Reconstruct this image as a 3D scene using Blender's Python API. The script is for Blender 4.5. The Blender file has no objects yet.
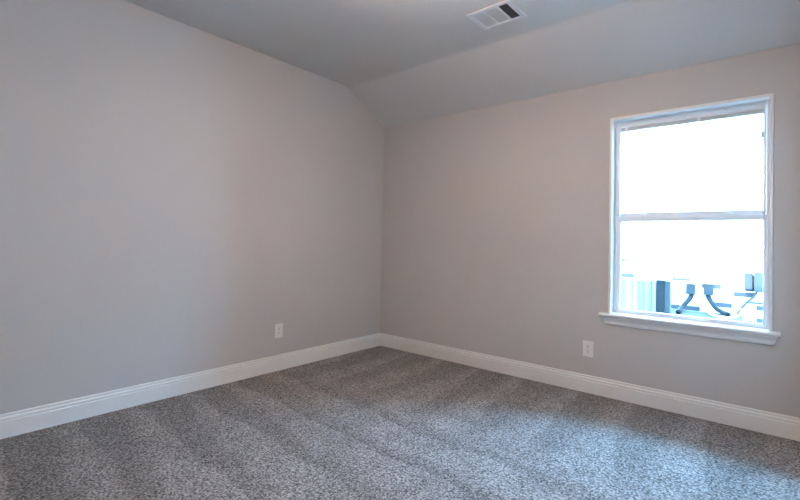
import bpy, bmesh, math, random
from mathutils import Vector, Matrix

C = bpy.context.scene.collection
S = bpy.context.scene
random.seed(7)

# ------------------------------------------------------------------ camera
CAM = Vector((3.3407, -3.6404, 1.1639))
YAW, PITCH, ROLL, FPX = 2.27267, 0.016035, 0.019667, 438.62
fw = Vector((math.cos(PITCH) * math.cos(YAW), math.cos(PITCH) * math.sin(YAW), math.sin(PITCH)))
rt = Vector((math.sin(YAW), -math.cos(YAW), 0))
up = rt.cross(fw)
rt2 = math.cos(ROLL) * rt + math.sin(ROLL) * up
up2 = -math.sin(ROLL) * rt + math.cos(ROLL) * up
cd = bpy.data.cameras.new('camera')
cam = bpy.data.objects.new('camera', cd); C.objects.link(cam)
cam.matrix_world = Matrix(((rt2.x, up2.x, -fw.x, CAM.x), (rt2.y, up2.y, -fw.y, CAM.y),
                           (rt2.z, up2.z, -fw.z, CAM.z), (0, 0, 0, 1)))
cd.sensor_fit = 'HORIZONTAL'; cd.sensor_width = 36.0
cd.lens = FPX / 800 * 36.0
cd.shift_y = -15.45 / 800
cd.clip_start = 0.02
S.camera = cam

# ------------------------------------------------------------------ sky, sun, exposure
w = bpy.data.worlds.new('sky'); S.world = w; w.use_nodes = True
bg = w.node_tree.nodes['Background']
bg.inputs['Color'].default_value = (0.24, 0.58, 1.0, 1)
bg.inputs['Strength'].default_value = 16.0

sl = bpy.data.lights.new('sun', 'SUN'); sl.energy = 5.0; sl.color = (1.0, 0.97, 0.93); sl.angle = math.radians(1.0)
sun = bpy.data.objects.new('sun', sl); C.objects.link(sun)
sun.rotation_euler = Vector((0.12, 0.76, -0.64)).to_track_quat('-Z', 'Y').to_euler()

pl = bpy.data.lights.new('window_portal', 'AREA'); pl.shape = 'RECTANGLE'; pl.size = 0.92; pl.size_y = 1.50
pl.cycles.is_portal = True
po = bpy.data.objects.new('window_portal', pl); C.objects.link(po)
po.location = (2.868, 0.21, 1.40); po.rotation_euler = (-math.pi / 2, 0, 0)

S.view_settings.view_transform = 'Standard'; S.view_settings.look = 'None'
S.view_settings.exposure = 2.0; S.view_settings.gamma = 1.0; S.view_settings.use_curve_mapping = False
S.cycles.use_denoising = True
S.cycles.max_bounces = 16; S.cycles.diffuse_bounces = 12; S.cycles.transparent_max_bounces = 16

LAMP_STRENGTH = 18.5
LAMP_COLOR = (1.0, 0.725, 0.58)

# ------------------------------------------------------------------ materials
def mat(name, color, rough=0.6, metal=0.0, spec=0.3):
    m = bpy.data.materials.new(name); m.use_nodes = True
    b = m.node_tree.nodes['Principled BSDF']
    b.inputs['Base Color'].default_value = (*color, 1)
    b.inputs['Roughness'].default_value = rough
    b.inputs['Metallic'].default_value = metal
    b.inputs['Specular IOR Level'].default_value = spec
    return m

def nd(nt, typ, **kw):
    n = nt.nodes.new(typ)
    for k, v in kw.items(): setattr(n, k, v)
    return n

def math_node(nt, op, a, b=None):
    n = nd(nt, 'ShaderNodeMath', operation=op)
    for i, v in enumerate((a, b)):
        if v is None: continue
        if isinstance(v, (int, float)): n.inputs[i].default_value = v
        else: nt.links.new(v, n.inputs[i])
    return n.outputs[0]

def plaster(name, color, scale=90, strength=0.08, var=0.03):
    m = mat(name, color, 0.75, 0, 0.25); nt = m.node_tree; b = nt.nodes['Principled BSDF']
    tc = nd(nt, 'ShaderNodeTexCoord')
    n = nd(nt, 'ShaderNodeTexNoise'); n.inputs['Scale'].default_value = scale; n.inputs['Detail'].default_value = 3
    nt.links.new(tc.outputs['Object'], n.inputs['Vector'])
    bp = nd(nt, 'ShaderNodeBump'); bp.inputs['Strength'].default_value = strength; bp.inputs['Distance'].default_value = 0.002
    nt.links.new(n.outputs['Fac'], bp.inputs['Height']); nt.links.new(bp.outputs['Normal'], b.inputs['Normal'])
    n2 = nd(nt, 'ShaderNodeTexNoise'); n2.inputs['Scale'].default_value = 1.3
    nt.links.new(tc.outputs['Object'], n2.inputs['Vector'])
    mx = nd(nt, 'ShaderNodeMix', data_type='RGBA')
    mx.inputs['A'].default_value = (*[c * (1 - var) for c in color], 1)
    mx.inputs['B'].default_value = (*[min(1, c * (1 + var)) for c in color], 1)
    nt.links.new(n2.outputs['Fac'], mx.inputs['Factor']); nt.links.new(mx.outputs['Result'], b.inputs['Base Color'])
    return m

M_WALL = plaster('greige_wall_paint', (0.565, 0.55, 0.535))
M_CEIL = plaster('ceiling_paint', (0.61, 0.61, 0.60), scale=60, strength=0.15)
M_TRIM = mat('white_semi_gloss_trim', (0.80, 0.80, 0.78), 0.35, 0, 0.45)
M_VINYL = mat('white_vinyl', (0.78, 0.80, 0.81), 0.4, 0, 0.4)
M_PLATE = mat('white_plastic', (0.80, 0.80, 0.79), 0.35, 0, 0.45)
M_SLOT = mat('dark_slot', (0.03, 0.03, 0.03), 0.7)
M_SCREW = mat('steel_screw', (0.6, 0.6, 0.6), 0.35, 0.8)
M_VENT = mat('white_enamelled_steel', (0.68, 0.69, 0.70), 0.4, 0, 0.4)
M_DUCT_SHADE = mat('duct_shade', (0.04, 0.042, 0.047), 0.9)
M_BLADE = mat('grey_blade', (0.42, 0.42, 0.42), 0.5)
M_SCREEN = mat('grey_screen_frame', (0.52, 0.52, 0.51), 0.5)
M_CLIP = mat('clear_plastic_clip', (0.75, 0.77, 0.78), 0.3)
M_EXT = mat('exterior_render', (0.55, 0.50, 0.45), 0.85)
M_SHINGLE = mat('roof_shingle', (0.10, 0.09, 0.085), 0.9)
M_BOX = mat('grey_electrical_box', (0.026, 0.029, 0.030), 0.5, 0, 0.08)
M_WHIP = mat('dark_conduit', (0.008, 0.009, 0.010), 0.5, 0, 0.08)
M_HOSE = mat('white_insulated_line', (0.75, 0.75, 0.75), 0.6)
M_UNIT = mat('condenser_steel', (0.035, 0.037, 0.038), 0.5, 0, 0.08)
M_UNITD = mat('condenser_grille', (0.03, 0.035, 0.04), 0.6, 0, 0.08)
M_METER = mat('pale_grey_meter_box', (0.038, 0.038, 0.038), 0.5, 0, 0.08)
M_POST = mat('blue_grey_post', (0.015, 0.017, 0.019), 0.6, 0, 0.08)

def carpet():
    m = mat('taupe_frieze_carpet', (0.3, 0.28, 0.27), 0.95, 0, 0.05); nt = m.node_tree; L = nt.links
    b = nt.nodes['Principled BSDF']
    tc = nd(nt, 'ShaderNodeTexCoord'); P = tc.outputs['Object']
    n1 = nd(nt, 'ShaderNodeTexNoise'); n1.inputs['Scale'].default_value = 88; n1.inputs['Detail'].default_value = 4; n1.inputs['Roughness'].default_value = 0.7
    L.new(P, n1.inputs['Vector'])
    v = nd(nt, 'ShaderNodeTexVoronoi'); v.inputs['Scale'].default_value = 120; v.inputs['Randomness'].default_value = 1
    L.new(P, v.inputs['Vector'])
    bw = nd(nt, 'ShaderNodeRGBToBW'); L.new(v.outputs['Color'], bw.inputs['Color'])
    mixv = math_node(nt, 'ADD', math_node(nt, 'MULTIPLY', n1.outputs['Fac'], 0.75), math_node(nt, 'MULTIPLY', bw.outputs['Val'], 0.25))
    cr = nd(nt, 'ShaderNodeValToRGB'); L.new(mixv, cr.inputs['Fac'])
    e = cr.color_ramp.elements
    e[0].position = 0.37; e[0].color = (0.080, 0.075, 0.072, 1)
    e[1].position = 0.63; e[1].color = (0.48, 0.46, 0.445, 1)
    x = cr.color_ramp.elements.new(0.5); x.color = (0.248, 0.237, 0.229, 1)
    # vacuum tracks: saw-tooth lanes running out from the left wall, and lanes out from the window wall
    sp = nd(nt, 'ShaderNodeSeparateXYZ'); L.new(P, sp.inputs[0])
    wob = nd(nt, 'ShaderNodeTexNoise'); wob.inputs['Scale'].default_value = 2.2; wob.inputs['Detail'].default_value = 3
    L.new(P, wob.inputs['Vector'])
    wv = math_node(nt, 'MULTIPLY', math_node(nt, 'SUBTRACT', wob.outputs['Fac'], 0.5), 0.20)
    yy = math_node(nt, 'ADD', math_node(nt, 'ADD', sp.outputs['Y'], wv), math_node(nt, 'MULTIPLY', sp.outputs['X'], 0.05))
    def lane(coord, along, period, off):
        f = math_node(nt, 'FRACT', math_node(nt, 'DIVIDE', math_node(nt, 'ADD', coord, off), period))
        k = math_node(nt, 'ADD', 0.22, math_node(nt, 'MULTIPLY', along, 0.33))
        k = math_node(nt, 'MINIMUM', k, 0.72)
        a = nd(nt, 'ShaderNodeMapRange', interpolation_type='SMOOTHSTEP')      # sharp leading edge
        a.inputs['From Min'].default_value = 1.0; a.inputs['From Max'].default_value = 0.93
        L.new(f, a.inputs['Value'])
        t = nd(nt, 'ShaderNodeMapRange', interpolation_type='SMOOTHSTEP')      # soft trailing edge
        t.inputs['From Min'].default_value = -0.22; t.inputs['From Max'].default_value = 0.12
        L.new(math_node(nt, 'SUBTRACT', f, math_node(nt, 'SUBTRACT', 1.0, k)), t.inputs['Value'])
        return math_node(nt, 'MULTIPLY', a.outputs['Result'], t.outputs['Result'])
    saw = lane(yy, sp.outputs['X'], 0.36, 10.02)
    xx = math_node(nt, 'ADD', math_node(nt, 'ADD', sp.outputs['X'], wv), math_node(nt, 'MULTIPLY', sp.outputs['Y'], 0.1))
    saw2 = lane(xx, math_node(nt, 'MULTIPLY', sp.outputs['Y'], -1.0), 0.42, 10.0)
    mr = nd(nt, 'ShaderNodeMapRange'); mr.inputs['From Min'].default_value = -1.5; mr.inputs['From Max'].default_value = -1.0
    L.new(math_node(nt, 'ADD', sp.outputs['Y'], wv), mr.inputs['Value'])
    mf = nd(nt, 'ShaderNodeMix', data_type='FLOAT')
    L.new(mr.outputs['Result'], mf.inputs['Factor']); L.new(saw, mf.inputs['A']); L.new(saw2, mf.inputs['B'])
    patch = nd(nt, 'ShaderNodeTexNoise'); patch.inputs['Scale'].default_value = 5; patch.inputs['Detail'].default_value = 4
    L.new(P, patch.inputs['Vector'])
    br = math_node(nt, 'MULTIPLY', mf.outputs['Result'], math_node(nt, 'MULTIPLY', patch.outputs['Fac'], 0.46))
    gain = math_node(nt, 'ADD', math_node(nt, 'ADD', br, 0.88), math_node(nt, 'MULTIPLY', math_node(nt, 'SUBTRACT', patch.outputs['Fac'], 0.5), 0.25))
    vm = nd(nt, 'ShaderNodeVectorMath', operation='SCALE')
    L.new(cr.outputs['Color'], vm.inputs[0]); L.new(gain, vm.inputs['Scale'])
    L.new(vm.outputs['Vector'], b.inputs['Base Color'])
    bp = nd(nt, 'ShaderNodeBump'); bp.inputs['Strength'].default_value = 0.7; bp.inputs['Distance'].default_value = 0.008
    L.new(mixv, bp.inputs['Height']); L.new(bp.outputs['Normal'], b.inputs['Normal'])
    return m
M_CARPET = carpet()

def brick():
    m = mat('pale_brick', (0.6, 0.6, 0.6), 0.9); nt = m.node_tree; L = nt.links
    b = nt.nodes['Principled BSDF']
    tc = nd(nt, 'ShaderNodeTexCoord'); sp = nd(nt, 'ShaderNodeSeparateXYZ'); L.new(tc.outputs['Object'], sp.inputs[0])
    cb = nd(nt, 'ShaderNodeCombineXYZ'); L.new(sp.outputs['X'], cb.inputs['X']); L.new(sp.outputs['Z'], cb.inputs['Y'])
    br = nd(nt, 'ShaderNodeTexBrick'); L.new(cb.outputs[0], br.inputs['Vector'])
    br.inputs['Scale'].default_value = 1.0
    br.inputs['Brick Width'].default_value = 0.21; br.inputs['Row Height'].default_value = 0.072
    br.inputs['Mortar Size'].default_value = 0.007
    br.inputs['Color1'].default_value = (1, 1, 1, 1); br.inputs['Color2'].default_value = (0, 0, 0, 1)
    br.inputs['Mortar'].default_value = (1, 1, 1, 1); br.inputs['Bias'].default_value = 0.0
    # dark clinker bricks among the pale ones; thinned out upward to imitate sunlit glare
    mr = nd(nt, 'ShaderNodeMapRange'); mr.inputs['From Min'].default_value = 0.55; mr.inputs['From Max'].default_value = 1.35
    mr.inputs['To Min'].default_value = 0.58; mr.inputs['To Max'].default_value = 0.0
    L.new(sp.outputs['Z'], mr.inputs['Value'])
    bw = nd(nt, 'ShaderNodeRGBToBW'); L.new(br.outputs['Color'], bw.inputs['Color'])
    th = math_node(nt, 'GREATER_THAN', bw.outputs['Val'], mr.outputs['Result'])
    mx = nd(nt, 'ShaderNodeMix', data_type='RGBA')
    mx.inputs['A'].default_value = (0.035, 0.035, 0.038, 1); mx.inputs['B'].default_value = (0.60, 0.58, 0.55, 1)
    L.new(th, mx.inputs['Factor'])
    L.new(mx.outputs['Result'], b.inputs['Base Color'])
    return m
M_BRICK = brick()

def boards():
    m = mat('pale_painted_boards', (0.5, 0.5, 0.5), 0.8); nt = m.node_tree; L = nt.links
    b = nt.nodes['Principled BSDF']
    tc = nd(nt, 'ShaderNodeTexCoord'); mp = nd(nt, 'ShaderNodeMapping'); L.new(tc.outputs['Object'], mp.inputs['Vector'])
    mp.inputs['Scale'].default_value = (28, 28, 0.6)
    n = nd(nt, 'ShaderNodeTexNoise'); n.inputs['Scale'].default_value = 1; L.new(mp.outputs[0], n.inputs['Vector'])
    cr = nd(nt, 'ShaderNodeValToRGB'); L.new(n.outputs['Fac'], cr.inputs['Fac'])
    cr.color_ramp.elements[0].position = 0.35; cr.color_ramp.elements[0].color = (0.11, 0.108, 0.104, 1)
    cr.color_ramp.elements[1].position = 0.6; cr.color_ramp.elements[1].color = (0.24, 0.234, 0.225, 1)
    L.new(cr.outputs['Color'], b.inputs['Base Color'])
    return m
M_BOARD = boards()

def ground_mat():
    m = plaster('gravel_ground', (0.30, 0.28, 0.25), scale=40, strength=0.6, var=0.2); return m
M_GROUND = ground_mat()

def glass():
    m = bpy.data.materials.new('clear_glass'); m.use_nodes = True; nt = m.node_tree; nt.nodes.clear()
    o = nd(nt, 'ShaderNodeOutputMaterial'); t = nd(nt, 'ShaderNodeBsdfTransparent'); g = nd(nt, 'ShaderNodeBsdfGlossy')
    t.inputs['Color'].default_value = (0.97, 0.985, 0.98, 1); g.inputs['Roughness'].default_value = 0.02
    f = nd(nt, 'ShaderNodeFresnel'); f.inputs['IOR'].default_value = 1.2
    mx = nd(nt, 'ShaderNodeMixShader')
    nt.links.new(f.outputs[0], mx.inputs[0]); nt.links.new(t.outputs[0], mx.inputs[1]); nt.links.new(g.outputs[0], mx.inputs[2])
    nt.links.new(mx.outputs[0], o.inputs['Surface'])
    return m
M_GLASS = glass()

def lamp_glass():
    m = mat('lit_lamp_glass', (0.9, 0.88, 0.85), 0.5); b = m.node_tree.nodes['Principled BSDF']
    b.inputs['Emission Color'].default_value = (*LAMP_COLOR, 1)
    b.inputs['Emission Strength'].default_value = LAMP_STRENGTH
    return m
M_LAMP = lamp_glass()

# ------------------------------------------------------------------ mesh helpers
def box(bm, x0, x1, y0, y1, z0, z1, bev=0.0, rot=None, piv=None):
    r = bmesh.ops.create_cube(bm, size=1.0)
    vs = r['verts']
    for v in vs:
        v.co = Vector(((x0 + x1) / 2 + v.co.x * (x1 - x0), (y0 + y1) / 2 + v.co.y * (y1 - y0), (z0 + z1) / 2 + v.co.z * (z1 - z0)))
    if rot:
        bmesh.ops.rotate(bm, verts=vs, cent=piv or ((x0 + x1) / 2, (y0 + y1) / 2, (z0 + z1) / 2), matrix=rot)
    if bev > 0:
        es = list({e for v in vs for e in v.link_edges})
        bmesh.ops.bevel(bm, geom=es, offset=bev, segments=2, affect='EDGES', profile=0.5)

def prism(bm, pts, f0, f1):
    """closed profile pts; f0(p), f1(p) give the 3D end positions"""
    a = [bm.verts.new(f0(p)) for p in pts]; b = [bm.verts.new(f1(p)) for p in pts]
    n = len(pts)
    for i in range(n):
        bm.faces.new((a[i], a[(i + 1) % n], b[(i + 1) % n], b[i]))
    bm.faces.new(a[::-1]); bm.faces.new(b)
    bmesh.ops.recalc_face_normals(bm, faces=bm.faces[:])

def frame_rect(bm, x0, x1, z0, z1, wl, wr, wb, wt, y0, y1, bev=0.0):
    """rectangular ring in the XZ plane"""
    box(bm, x0, x0 + wl, y0, y1, z0, z1, bev)
    box(bm, x1 - wr, x1, y0, y1, z0, z1, bev)
    box(bm, x0 + wl, x1 - wr, y0, y1, z0, z0 + wb, bev)
    box(bm, x0 + wl, x1 - wr, y0, y1, z1 - wt, z1, bev)

def tube(bm, pts, r, seg=10):
    pts = [Vector(p) for p in pts]
    # Catmull-Rom smoothing
    P = [pts[0]] + pts + [pts[-1]]; path = []
    for i in range(1, len(P) - 2):
        for k in range(6):
            t = k / 6
            a, b, c, d = P[i - 1], P[i], P[i + 1], P[i + 2]
            path.append(0.5 * ((2 * b) + (c - a) * t + (2 * a - 5 * b + 4 * c - d) * t * t + (-a + 3 * b - 3 * c + d) * t ** 3))
    path.append(pts[-1])
    rings = []
    for i, p in enumerate(path):
        d = (path[min(i + 1, len(path) - 1)] - path[max(i - 1, 0)]).normalized()
        s = d.cross(Vector((0, 1, 0.01)));  s.normalize(); u = s.cross(d)
        rings.append([bm.verts.new(p + r * (math.cos(2 * math.pi * k / seg) * s + math.sin(2 * math.pi * k / seg) * u)) for k in range(seg)])
    for a, b in zip(rings, rings[1:]):
        for k in range(seg):
            bm.faces.new((a[k], a[(k + 1) % seg], b[(k + 1) % seg], b[k]))
    bm.faces.new(rings[0][::-1]); bm.faces.new(rings[-1])
    bmesh.ops.recalc_face_normals(bm, faces=bm.faces[:])

def lathe(bm, prof, cx, cy, seg=40):
    rings = []
    for r, z in prof:
        if r < 1e-6: rings.append([bm.verts.new((cx, cy, z))])
        else: rings.append([bm.verts.new((cx + r * math.cos(2 * math.pi * k / seg), cy + r * math.sin(2 * math.pi * k / seg), z)) for k in range(seg)])
    for a, b in zip(rings, rings[1:]):
        for k in range(seg):
            if len(a) == 1: bm.faces.new((a[0], b[k], b[(k + 1) % seg]))
            elif len(b) == 1: bm.faces.new((a[k], a[(k + 1) % seg], b[0]))
            else: bm.faces.new((a[k], a[(k + 1) % seg], b[(k + 1) % seg], b[k]))
    bmesh.ops.recalc_face_normals(bm, faces=bm.faces[:])

def obj(name, bm, m, parent=None, smooth=False):
    me = bpy.data.meshes.new(name); 
    if smooth:
        for f in bm.faces: f.smooth = True
    bm.to_mesh(me); bm.free(); me.materials.append(m)
    o = bpy.data.objects.new(name, me); C.objects.link(o)
    if parent:
        o.parent = parent
        depth_off = Vector((0, 0, 0)); p = parent
        while p: depth_off += p.location; p = p.parent
        for v in me.vertices: v.co -= depth_off      # meshes are written in world space
    return o

def empty(name, loc):
    o = bpy.data.objects.new(name, None); o.empty_display_size = 0.1; C.objects.link(o); o.location = loc; return o

def thing(o, label, cat, group=None):
    o['label'] = label; o['category'] = cat
    if group: o['group'] = group
    return o

def struct(name, bm, m):
    o = obj(name, bm, m); o['kind'] = 'structure'; return o

# ------------------------------------------------------------------ room shell
RX, BY, HW, HC, RY = 3.50, -4.2, 2.44, 2.7537, -0.556
WX0, WX1, WZ0, WZ1 = 2.399, 3.336, 0.62, 2.136           # rough opening inside the trim

b = bmesh.new(); box(b, -0.12, RX + 0.12, BY - 0.12, 0.2, -0.1, 0.0); struct('floor', b, M_CARPET)

b = bmesh.new()
box(b, 0, WX0, 0, 0.2, 0, HW); box(b, WX1, RX, 0, 0.2, 0, HW)
box(b, WX0, WX1, 0, 0.2, 0, WZ0); box(b, WX0, WX1, 0, 0.2, WZ1, HW)
struct('wall_front', b, M_WALL)

gable = [(BY - 0.12, 0), (0.2, 0), (0.2, 2.56), (-0.5, 2.87), (BY - 0.12, 2.87)]
b = bmesh.new(); prism(b, gable, lambda p: (-0.12, p[0], p[1]), lambda p: (0, p[0], p[1])); struct('wall_left', b, M_WALL)
b = bmesh.new(); prism(b, gable, lambda p: (RX, p[0], p[1]), lambda p: (RX + 0.12, p[0], p[1])); struct('wall_right', b, M_WALL)
b = bmesh.new(); box(b, 0, RX, BY - 0.12, BY, 0, HC); struct('wall_back', b, M_WALL)

cp = [(0.2, HW), (0, HW), (-0.525, 2.7362), (-0.556, 2.7488), (-0.60, HC), (BY - 0.12, HC), (BY - 0.12, 2.87), (-0.5, 2.87), (0.2, 2.56)]
b = bmesh.new(); prism(b, cp, lambda p: (0, p[0], p[1]), lambda p: (RX, p[0], p[1])); struct('ceiling', b, M_CEIL)

# our own roof: pitch follows the sloped ceiling, eave beyond the window wall
EY, EZ = 0.50, 2.50
rf = [(EY, EZ), (EY, EZ + 0.14), (-4.6, EZ + 0.14 + 5.1 * 0.565), (-4.6, EZ + 5.1 * 0.565)]
b = bmesh.new(); prism(b, rf, lambda p: (-2.0, p[0], p[1]), lambda p: (6.0, p[0], p[1])); struct('roof', b, M_SHINGLE)

# baseboards
bp_ = [(0, 0), (0.016, 0), (0.016, 0.094), (0.0115, 0.0975), (0.0115, 0.1015), (0.0150, 0.104), (0.0150, 0.112), (0.0115, 0.117),
       (0.0070, 0.119), (0.0070, 0.124), (0.0085, 0.127), (0.0080, 0.133), (0.004, 0.1368), (0, 0.1368)]
b = bmesh.new(); prism(b, bp_, lambda p: (p[0], -p[0], p[1]), lambda p: (p[0], BY + p[0], p[1])); struct('baseboard_left', b, M_TRIM)
b = bmesh.new(); prism(b, bp_, lambda p: (p[0], -p[0], p[1]), lambda p: (RX - p[0], -p[0], p[1])); struct('baseboard_front', b, M_TRIM)
b = bmesh.new(); prism(b, bp_, lambda p: (RX - p[0], -p[0], p[1]), lambda p: (RX - p[0], BY + p[0], p[1])); struct('baseboard_right', b, M_TRIM)
b = bmesh.new(); prism(b, bp_, lambda p: (p[0], BY + p[0], p[1]), lambda p: (RX - p[0], BY + p[0], p[1])); struct('baseboard_back', b, M_TRIM)

# ------------------------------------------------------------------ window
win = empty('window_1', (2.868, 0.0, 0.645)); win['kind'] = 'structure'
win['label'] = 'white single-hung window with a deep sill'
SZ = 0.646                                                # top of the stool
# narrow trim round the opening
b = bmesh.new()
box(b, 2.384, WX0, -0.012, 0.0, SZ, 2.153, 0.002); box(b, WX1, 3.352, -0.012, 0.0, SZ, 2.153, 0.002)
box(b, WX0, WX1, -0.012, 0.0, WZ1, 2.153, 0.002)
obj('casing', b, M_TRIM, win)
# jamb lining between trim and vinyl unit
b = bmesh.new()
box(b, WX0, WX0 + 0.004, -0.010, 0.075, SZ, WZ1); box(b, WX1 - 0.004, WX1, -0.010, 0.075, SZ, WZ1)
box(b, WX0 + 0.004, WX1 - 0.004, -0.010, 0.075, WZ1 - 0.004, WZ1)
obj('jamb_lining', b, M_TRIM, win)
# stool with rounded nose and horns
b = bmesh.new()
st = [(0.0, 0.621), (-0.040, 0.621), (-0.047, 0.6245), (-0.050, 0.631), (-0.048, 0.638), (-0.042, 0.6435), (0.0, SZ)]
prism(b, st, lambda p: (2.323, p[0], p[1]), lambda p: (3.391, p[0], p[1]))
box(b, WX0, WX1, 0.0, 0.075, 0.621, SZ)
obj('window_sill', b, M_TRIM, win)
# moulded apron, narrower and thinner towards its foot, ends returned
ap = [(0, 0.621), (-0.034, 0.621), (-0.034, 0.612), (-0.031, 0.606), (-0.025, 0.598), (-0.021, 0.588), (-0.019, 0.583), (-0.019, 0.578),
      (-0.015, 0.577), (-0.014, 0.566), (-0.010, 0.559), (-0.006, 0.557), (0, 0.557)]
b = bmesh.new()
prism(b, ap, lambda p: (2.372 + p[0] * 0.75, p[0], p[1]), lambda p: (3.352 - p[0] * 0.75, p[0], p[1]))
obj('apron', b, M_TRIM, win)
# vinyl master frame
b = bmesh.new()
frame_rect(b, WX0 + 0.004, WX1 - 0.004, SZ, WZ1 - 0.004, 0.018, 0.014, 0.012, 0.020, 0.066, 0.15, 0.002)
box(b, WX0 + 0.0225, WX0 + 0.0440, 0.067, 0.106, 1.394, 2.1115, 0.002)      # balance covers above the lower sash
box(b, WX1 - 0.0330, WX1 - 0.0185, 0.067, 0.106, 1.394, 2.1115, 0.002)
box(b, WX0 + 0.0440, WX1 - 0.0330, 0.067, 0.106, 2.087, 2.1115, 0.002)
obj('window_frame', b, M_VINYL, win)
FX0, FX1, FZ0, FZ1 = 2.427, 3.314, SZ + 0.012, 2.111
MZ0, MZ1, UZ0, UZ1 = 1.353, 1.390, 1.372, 1.421
# upper sash, set back
b = bmesh.new()
frame_rect(b, FX0, FX1, UZ0, FZ1, 0.016, 0.013, UZ1 - UZ0, 0.016, 0.108, 0.138, 0.002)
us = obj('upper_sash', b, M_VINYL, win)
b = bmesh.new(); box(b, FX0 + 0.016, FX1 - 0.013, 0.121, 0.125, UZ1, FZ1 - 0.016); obj('glass_pane', b, M_GLASS, us)
# insect screen behind the upper sash: grey top bar, its white edge and plastic clips
b = bmesh.new(); box(b, WX0 + 0.0445, WX1 - 0.0335, 0.078, 0.104, 2.056, 2.0855, 0.001)
sc = obj('screen_bar', b, M_SCREEN, us)
b = bmesh.new(); box(b, WX0 + 0.0445, WX1 - 0.0335, 0.074, 0.0775, 2.0825, 2.0868); obj('glazing_bead', b, M_TRIM, us)
for cx in (2.482, 2.948):
    b = bmesh.new(); box(b, cx - 0.009, cx + 0.009, 0.0725, 0.0775, 2.055, 2.0822, 0.001); box(b, cx - 0.003, cx + 0.003, 0.070, 0.0725, 2.066, 2.078)
    obj('screen_clip', b, M_CLIP, us)
b = bmesh.new(); box(b, WX1 - 0.047, WX1 - 0.0335, 0.085, 0.098, 1.895, 1.938, 0.002); obj('screen_clip', b, M_SCREEN, us)
# lower sash, forward, with rounded daylight corners
b = bmesh.new()
LX0, LX1 = 2.412, 3.327
frame_rect(b, LX0 - 0.006, LX1 + 0.002, SZ + 0.004, MZ1, 0.042, 0.025, 0.024, MZ1 - MZ0, 0.074, 0.106, 0.003)
for (cx, cz, sx, sz) in ((LX0 + 0.036, SZ + 0.028, 1, 1), (LX1 - 0.023, SZ + 0.028, -1, 1), (LX0 + 0.036, MZ0, 1, -1), (LX1 - 0.023, MZ0, -1, -1)):
    q = [(cx - 0.001 * sx, cz - 0.001 * sz)] + [(cx + sx * 0.012 * (1 - math.sin(t * math.pi / 8)), cz + sz * 0.012 * (1 - math.cos(t * math.pi / 8))) for t in range(5)]
    prism(b, q, lambda p: (p[0], 0.078, p[1]), lambda p: (p[0], 0.102, p[1]))
ls = obj('lower_sash', b, M_VINYL, win)
b = bmesh.new(); box(b, LX0 + 0.036, LX1 - 0.023, 0.088, 0.092, SZ + 0.028, MZ0); obj('glass_pane', b, M_GLASS, ls)
b = bmesh.new(); box(b, LX0 + 0.05, LX1 - 0.10, 0.066, 0.074, MZ0 + 0.002, MZ0 + 0.012, 0.002); obj('lift_rail', b, M_VINYL, ls)
for cx in (2.612, 3.140):
    b = bmesh.new()
    box(b, cx - 0.034, cx + 0.034, 0.076, 0.098, MZ1, MZ1 + 0.005, 0.002)
    box(b, cx - 0.020, cx + 0.012, 0.066, 0.090, MZ1 + 0.005, MZ1 + 0.012, 0.003)
    box(b, cx - 0.030, cx - 0.006, 0.064, 0.075, MZ1 + 0.002, MZ1 + 0.010, 0.002, Matrix.Rotation(0.3, 3, 'Y'))
    obj('sash_lock', b, M_PLATE, ls)

# ------------------------------------------------------------------ outlets
def outlet(loc, rz, label):
    """built facing -Y at the origin, then turned"""
    t = empty('electrical_outlet', (0, 0, 0)); thing(t, label, 'outlet')
    b = bmesh.new(); box(b, -0.040, 0.040, -0.006, 0.0, -0.0625, 0.0625, 0.0025); obj('cover_plate', b, M_PLATE, t)
    for s in (-1, 1):
        b = bmesh.new()
        pts = []
        for k in range(24):
            a = 2 * math.pi * k / 24
            pts.append((0.0172 * math.cos(a), max(-0.0135, min(0.0135, 0.0172 * math.sin(a))) + 0.0195 * s))
        prism(b, pts, lambda p: (p[0], -0.006, p[1]), lambda p: (p[0], -0.0085, p[1]))
        r = obj('receptacle', b, M_PLATE, t)
        b = bmesh.new()
        box(b, -0.0075, -0.0050, -0.0092, -0.0084, 0.0195 * s - 0.002, 0.0195 * s + 0.008)
        box(b, 0.0050, 0.0075, -0.0092, -0.0084, 0.0195 * s - 0.001, 0.0195 * s + 0.007)
        box(b, -0.0025, 0.0025, -0.0092, -0.0084, 0.0195 * s - 0.010, 0.0195 * s - 0.005, 0.0003)
        obj('slots', b, M_SLOT, r)
    b = bmesh.new(); pts = [(0.0035 * math.cos(k * math.pi / 6), 0.0035 * math.sin(k * math.pi / 6)) for k in range(12)]
    prism(b, pts, lambda p: (p[0], -0.006, p[1]), lambda p: (p[0], -0.0073, p[1])); obj('screw', b, M_SCREW, t)
    t.location = loc; t.rotation_euler = (0, 0, rz)
    return t
outlet((0.0, -1.336, 0.350), math.pi / 2, 'white duplex outlet low on the left wall, the wall without a window')
outlet((2.239, 0.0, 0.345), 0.0, 'white duplex outlet below and left of the window sill')

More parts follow.
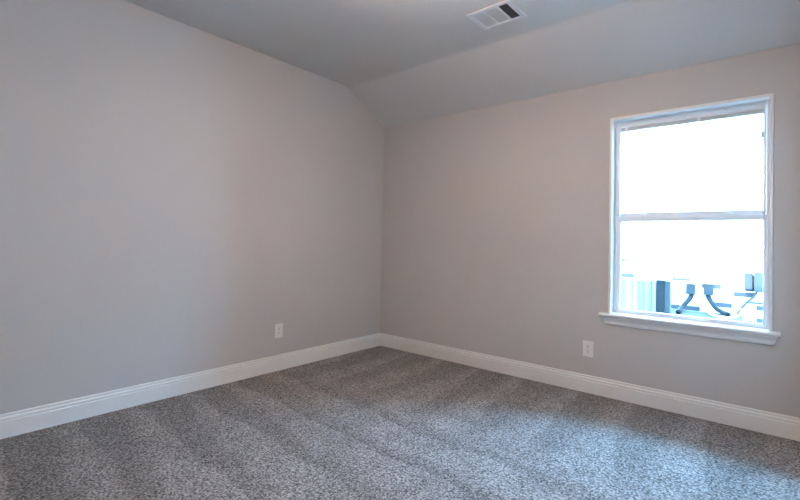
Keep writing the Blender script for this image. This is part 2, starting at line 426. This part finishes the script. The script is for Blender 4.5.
# ------------------------------------------------------------------ ceiling register
vx0, vx1, vy0, vy1 = 1.708, 2.038, -1.046, -0.778
v = empty('ceiling_vent', ((vx0 + vx1) / 2, (vy0 + vy1) / 2, HC)); thing(v, 'white three-way air register in the flat ceiling', 'vent')
zb, zt = HC - 0.008, HC
b = bmesh.new()
box(b, vx0, vx0 + 0.034, vy0, vy1, zb, zt, 0.003); box(b, vx1 - 0.034, vx1, vy0, vy1, zb, zt, 0.003)
box(b, vx0 + 0.034, vx1 - 0.034, vy0, vy0 + 0.030, zb, zt, 0.003); box(b, vx0 + 0.034, vx1 - 0.034, vy1 - 0.030, vy1, zb, zt, 0.003)
for dx in (1.826, 1.925):
    box(b, dx, dx + 0.014, vy0 + 0.03, vy1 - 0.03, zb + 0.001, zt, 0.001)
obj('frame', b, M_VENT, v)
b = bmesh.new(); box(b, vx0 + 0.03, vx1 - 0.03, vy0 + 0.028, vy1 - 0.028, zt - 0.0015, zt); obj('duct_shade_plate', b, M_DUCT_SHADE, v)  # flat dark plate painted in for the shade inside the duct
iy0, iy1 = vy0 + 0.031, vy1 - 0.031
def blades(x0, x1, n, ang, along_y, m, chord):
    for i in range(n):
        b = bmesh.new()
        if along_y:
            cx = x0 + (x1 - x0) * (i + 0.5) / n
            box(b, cx - chord / 2, cx + chord / 2, iy0, iy1, zt - 0.0050, zt - 0.0044, 0, Matrix.Rotation(ang, 3, 'Y'))
        else:
            cy = iy0 + (iy1 - iy0) * (i + 0.5) / n
            box(b, x0, x1, cy - chord / 2, cy + chord / 2, zt - 0.0050, zt - 0.0044, 0, Matrix.Rotation(ang, 3, 'X'))
        obj('louver', b, m, v)
blades(1.744, 1.824, 8, math.radians(0), True, M_VENT, 0.0074)
blades(1.842, 1.923, 16, math.radians(0), False, M_VENT, 0.0086)
blades(1.941, 2.003, 6, math.radians(50), True, M_BLADE, 0.0070)
b = bmesh.new(); box(b, 2.008, 2.024, -0.925, -0.910, zb - 0.003, zb + 0.001, 0.001); box(b, 2.013, 2.019, -0.922, -0.913, zb - 0.014, zb - 0.002, 0.001)
obj('damper_lever', b, M_BLADE, v)

# ------------------------------------------------------------------ lamp at the middle of the ceiling
lx, ly = 2.15, -2.0
lp = empty('ceiling_lamp', (lx, ly, HC)); thing(lp, 'lit semi-flush bowl lamp at the middle of the flat ceiling', 'lamp')
b = bmesh.new(); lathe(b, [(0, HC), (0.075, HC), (0.075, HC - 0.012), (0.062, HC - 0.024), (0, HC - 0.026)], lx, ly); obj('base', b, M_VENT, lp)
b = bmesh.new(); lathe(b, [(0, HC - 0.026), (0.009, HC - 0.026), (0.009, HC - 0.262), (0.016, HC - 0.266), (0.016, HC - 0.276), (0, HC - 0.284)], lx, ly); obj('stem', b, M_VENT, lp)
b = bmesh.new(); lathe(b, [(0.175, HC - 0.165), (0.172, HC - 0.185), (0.155, HC - 0.215), (0.12, HC - 0.240), (0.06, HC - 0.256), (0.0095, HC - 0.260)], lx, ly)
obj('glass_shade', b, M_LAMP, lp, True)

# ------------------------------------------------------------------ outside
GZ = -0.35
b = bmesh.new(); box(b, -8, 14, 0.2, 14, GZ - 0.1, GZ); struct('ground', b, M_GROUND)
b = bmesh.new(); box(b, -2, 6, 0.2, 0.3, GZ, -0.1); box(b, -2, 6, -4.3, 0.2, GZ, -0.1)
struct('trim_1', b, M_EXT)

HY = 2.9
h = empty('neighbouring_house', (3.0, HY, GZ)); thing(h, 'pale brick house wall facing the window across the side yard', 'house')
b = bmesh.new(); box(b, -5, 11, HY, HY + 0.3, GZ, 2.85); obj('brick_wall', b, M_BRICK, h)
b = bmesh.new(); prism(b, [(HY, 2.85), (HY, 2.95), (HY + 5, 5.6), (HY + 5, 2.85)], lambda p: (-5.3, p[0], p[1]), lambda p: (11.3, p[0], p[1])); obj('roof', b, M_SHINGLE, h)

# fence beside our wall
FY = 1.7
f = empty('fence', (2.1, FY, GZ)); thing(f, 'pale board fence ending at a dark square post, seen through the lower sash', 'fence')
b = bmesh.new(); x = 0.2; i = 0
while x < 2.415 - 0.02:
    x1 = min(x + 0.062, 2.415)
    box(b, x, x1 - 0.003, FY - 0.01, FY + 0.01, GZ + 0.03, 0.800 + (random.random() - 0.5) * 0.008, 0.002); x += 0.062
box(b, 0.2, 2.415, FY + 0.01, FY + 0.045, 0.55, 0.64); box(b, 0.2, 2.415, FY + 0.01, FY + 0.045, -0.15, -0.06)
obj('board_panel', b, M_BOARD, f)
b = bmesh.new(); box(b, 2.420, 2.492, FY - 0.045, FY + 0.045, GZ, 0.812, 0.004); obj('post', b, M_POST, f)
b = bmesh.new(); box(b, 2.4925, 2.545, FY - 0.035, FY + 0.035, GZ, 0.806, 0.004); obj('post_lit_side', b, M_UNIT, f)  # paler strip stands in for the post's brighter-lit side face

def disconnect(x0, x1, z0, z1, whip, label):
    t = empty('disconnect_box', ((x0 + x1) / 2, HY, z0)); thing(t, label, 'electrical box')
    b = bmesh.new(); box(b, x0, x1, HY - 0.085, HY - 0.001, z0, z1, 0.004); box(b, x0 - 0.004, x1 + 0.004, HY - 0.095, HY - 0.07, z1 - 0.012, z1 + 0.004, 0.003)
    o = obj('housing', b, M_BOX, t)
    b = bmesh.new(); tube(b, whip, 0.026); obj('conduit_whip', b, M_WHIP, t, True)
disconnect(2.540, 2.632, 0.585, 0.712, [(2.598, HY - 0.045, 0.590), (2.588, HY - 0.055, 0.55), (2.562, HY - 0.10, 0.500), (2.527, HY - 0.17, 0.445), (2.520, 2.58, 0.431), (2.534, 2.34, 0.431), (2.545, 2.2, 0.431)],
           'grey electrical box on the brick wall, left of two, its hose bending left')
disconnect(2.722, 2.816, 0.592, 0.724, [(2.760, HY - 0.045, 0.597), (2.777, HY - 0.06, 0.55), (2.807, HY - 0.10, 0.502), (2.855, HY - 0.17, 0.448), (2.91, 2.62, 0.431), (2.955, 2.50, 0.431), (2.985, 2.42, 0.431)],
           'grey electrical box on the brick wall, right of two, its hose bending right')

# condenser under the boxes
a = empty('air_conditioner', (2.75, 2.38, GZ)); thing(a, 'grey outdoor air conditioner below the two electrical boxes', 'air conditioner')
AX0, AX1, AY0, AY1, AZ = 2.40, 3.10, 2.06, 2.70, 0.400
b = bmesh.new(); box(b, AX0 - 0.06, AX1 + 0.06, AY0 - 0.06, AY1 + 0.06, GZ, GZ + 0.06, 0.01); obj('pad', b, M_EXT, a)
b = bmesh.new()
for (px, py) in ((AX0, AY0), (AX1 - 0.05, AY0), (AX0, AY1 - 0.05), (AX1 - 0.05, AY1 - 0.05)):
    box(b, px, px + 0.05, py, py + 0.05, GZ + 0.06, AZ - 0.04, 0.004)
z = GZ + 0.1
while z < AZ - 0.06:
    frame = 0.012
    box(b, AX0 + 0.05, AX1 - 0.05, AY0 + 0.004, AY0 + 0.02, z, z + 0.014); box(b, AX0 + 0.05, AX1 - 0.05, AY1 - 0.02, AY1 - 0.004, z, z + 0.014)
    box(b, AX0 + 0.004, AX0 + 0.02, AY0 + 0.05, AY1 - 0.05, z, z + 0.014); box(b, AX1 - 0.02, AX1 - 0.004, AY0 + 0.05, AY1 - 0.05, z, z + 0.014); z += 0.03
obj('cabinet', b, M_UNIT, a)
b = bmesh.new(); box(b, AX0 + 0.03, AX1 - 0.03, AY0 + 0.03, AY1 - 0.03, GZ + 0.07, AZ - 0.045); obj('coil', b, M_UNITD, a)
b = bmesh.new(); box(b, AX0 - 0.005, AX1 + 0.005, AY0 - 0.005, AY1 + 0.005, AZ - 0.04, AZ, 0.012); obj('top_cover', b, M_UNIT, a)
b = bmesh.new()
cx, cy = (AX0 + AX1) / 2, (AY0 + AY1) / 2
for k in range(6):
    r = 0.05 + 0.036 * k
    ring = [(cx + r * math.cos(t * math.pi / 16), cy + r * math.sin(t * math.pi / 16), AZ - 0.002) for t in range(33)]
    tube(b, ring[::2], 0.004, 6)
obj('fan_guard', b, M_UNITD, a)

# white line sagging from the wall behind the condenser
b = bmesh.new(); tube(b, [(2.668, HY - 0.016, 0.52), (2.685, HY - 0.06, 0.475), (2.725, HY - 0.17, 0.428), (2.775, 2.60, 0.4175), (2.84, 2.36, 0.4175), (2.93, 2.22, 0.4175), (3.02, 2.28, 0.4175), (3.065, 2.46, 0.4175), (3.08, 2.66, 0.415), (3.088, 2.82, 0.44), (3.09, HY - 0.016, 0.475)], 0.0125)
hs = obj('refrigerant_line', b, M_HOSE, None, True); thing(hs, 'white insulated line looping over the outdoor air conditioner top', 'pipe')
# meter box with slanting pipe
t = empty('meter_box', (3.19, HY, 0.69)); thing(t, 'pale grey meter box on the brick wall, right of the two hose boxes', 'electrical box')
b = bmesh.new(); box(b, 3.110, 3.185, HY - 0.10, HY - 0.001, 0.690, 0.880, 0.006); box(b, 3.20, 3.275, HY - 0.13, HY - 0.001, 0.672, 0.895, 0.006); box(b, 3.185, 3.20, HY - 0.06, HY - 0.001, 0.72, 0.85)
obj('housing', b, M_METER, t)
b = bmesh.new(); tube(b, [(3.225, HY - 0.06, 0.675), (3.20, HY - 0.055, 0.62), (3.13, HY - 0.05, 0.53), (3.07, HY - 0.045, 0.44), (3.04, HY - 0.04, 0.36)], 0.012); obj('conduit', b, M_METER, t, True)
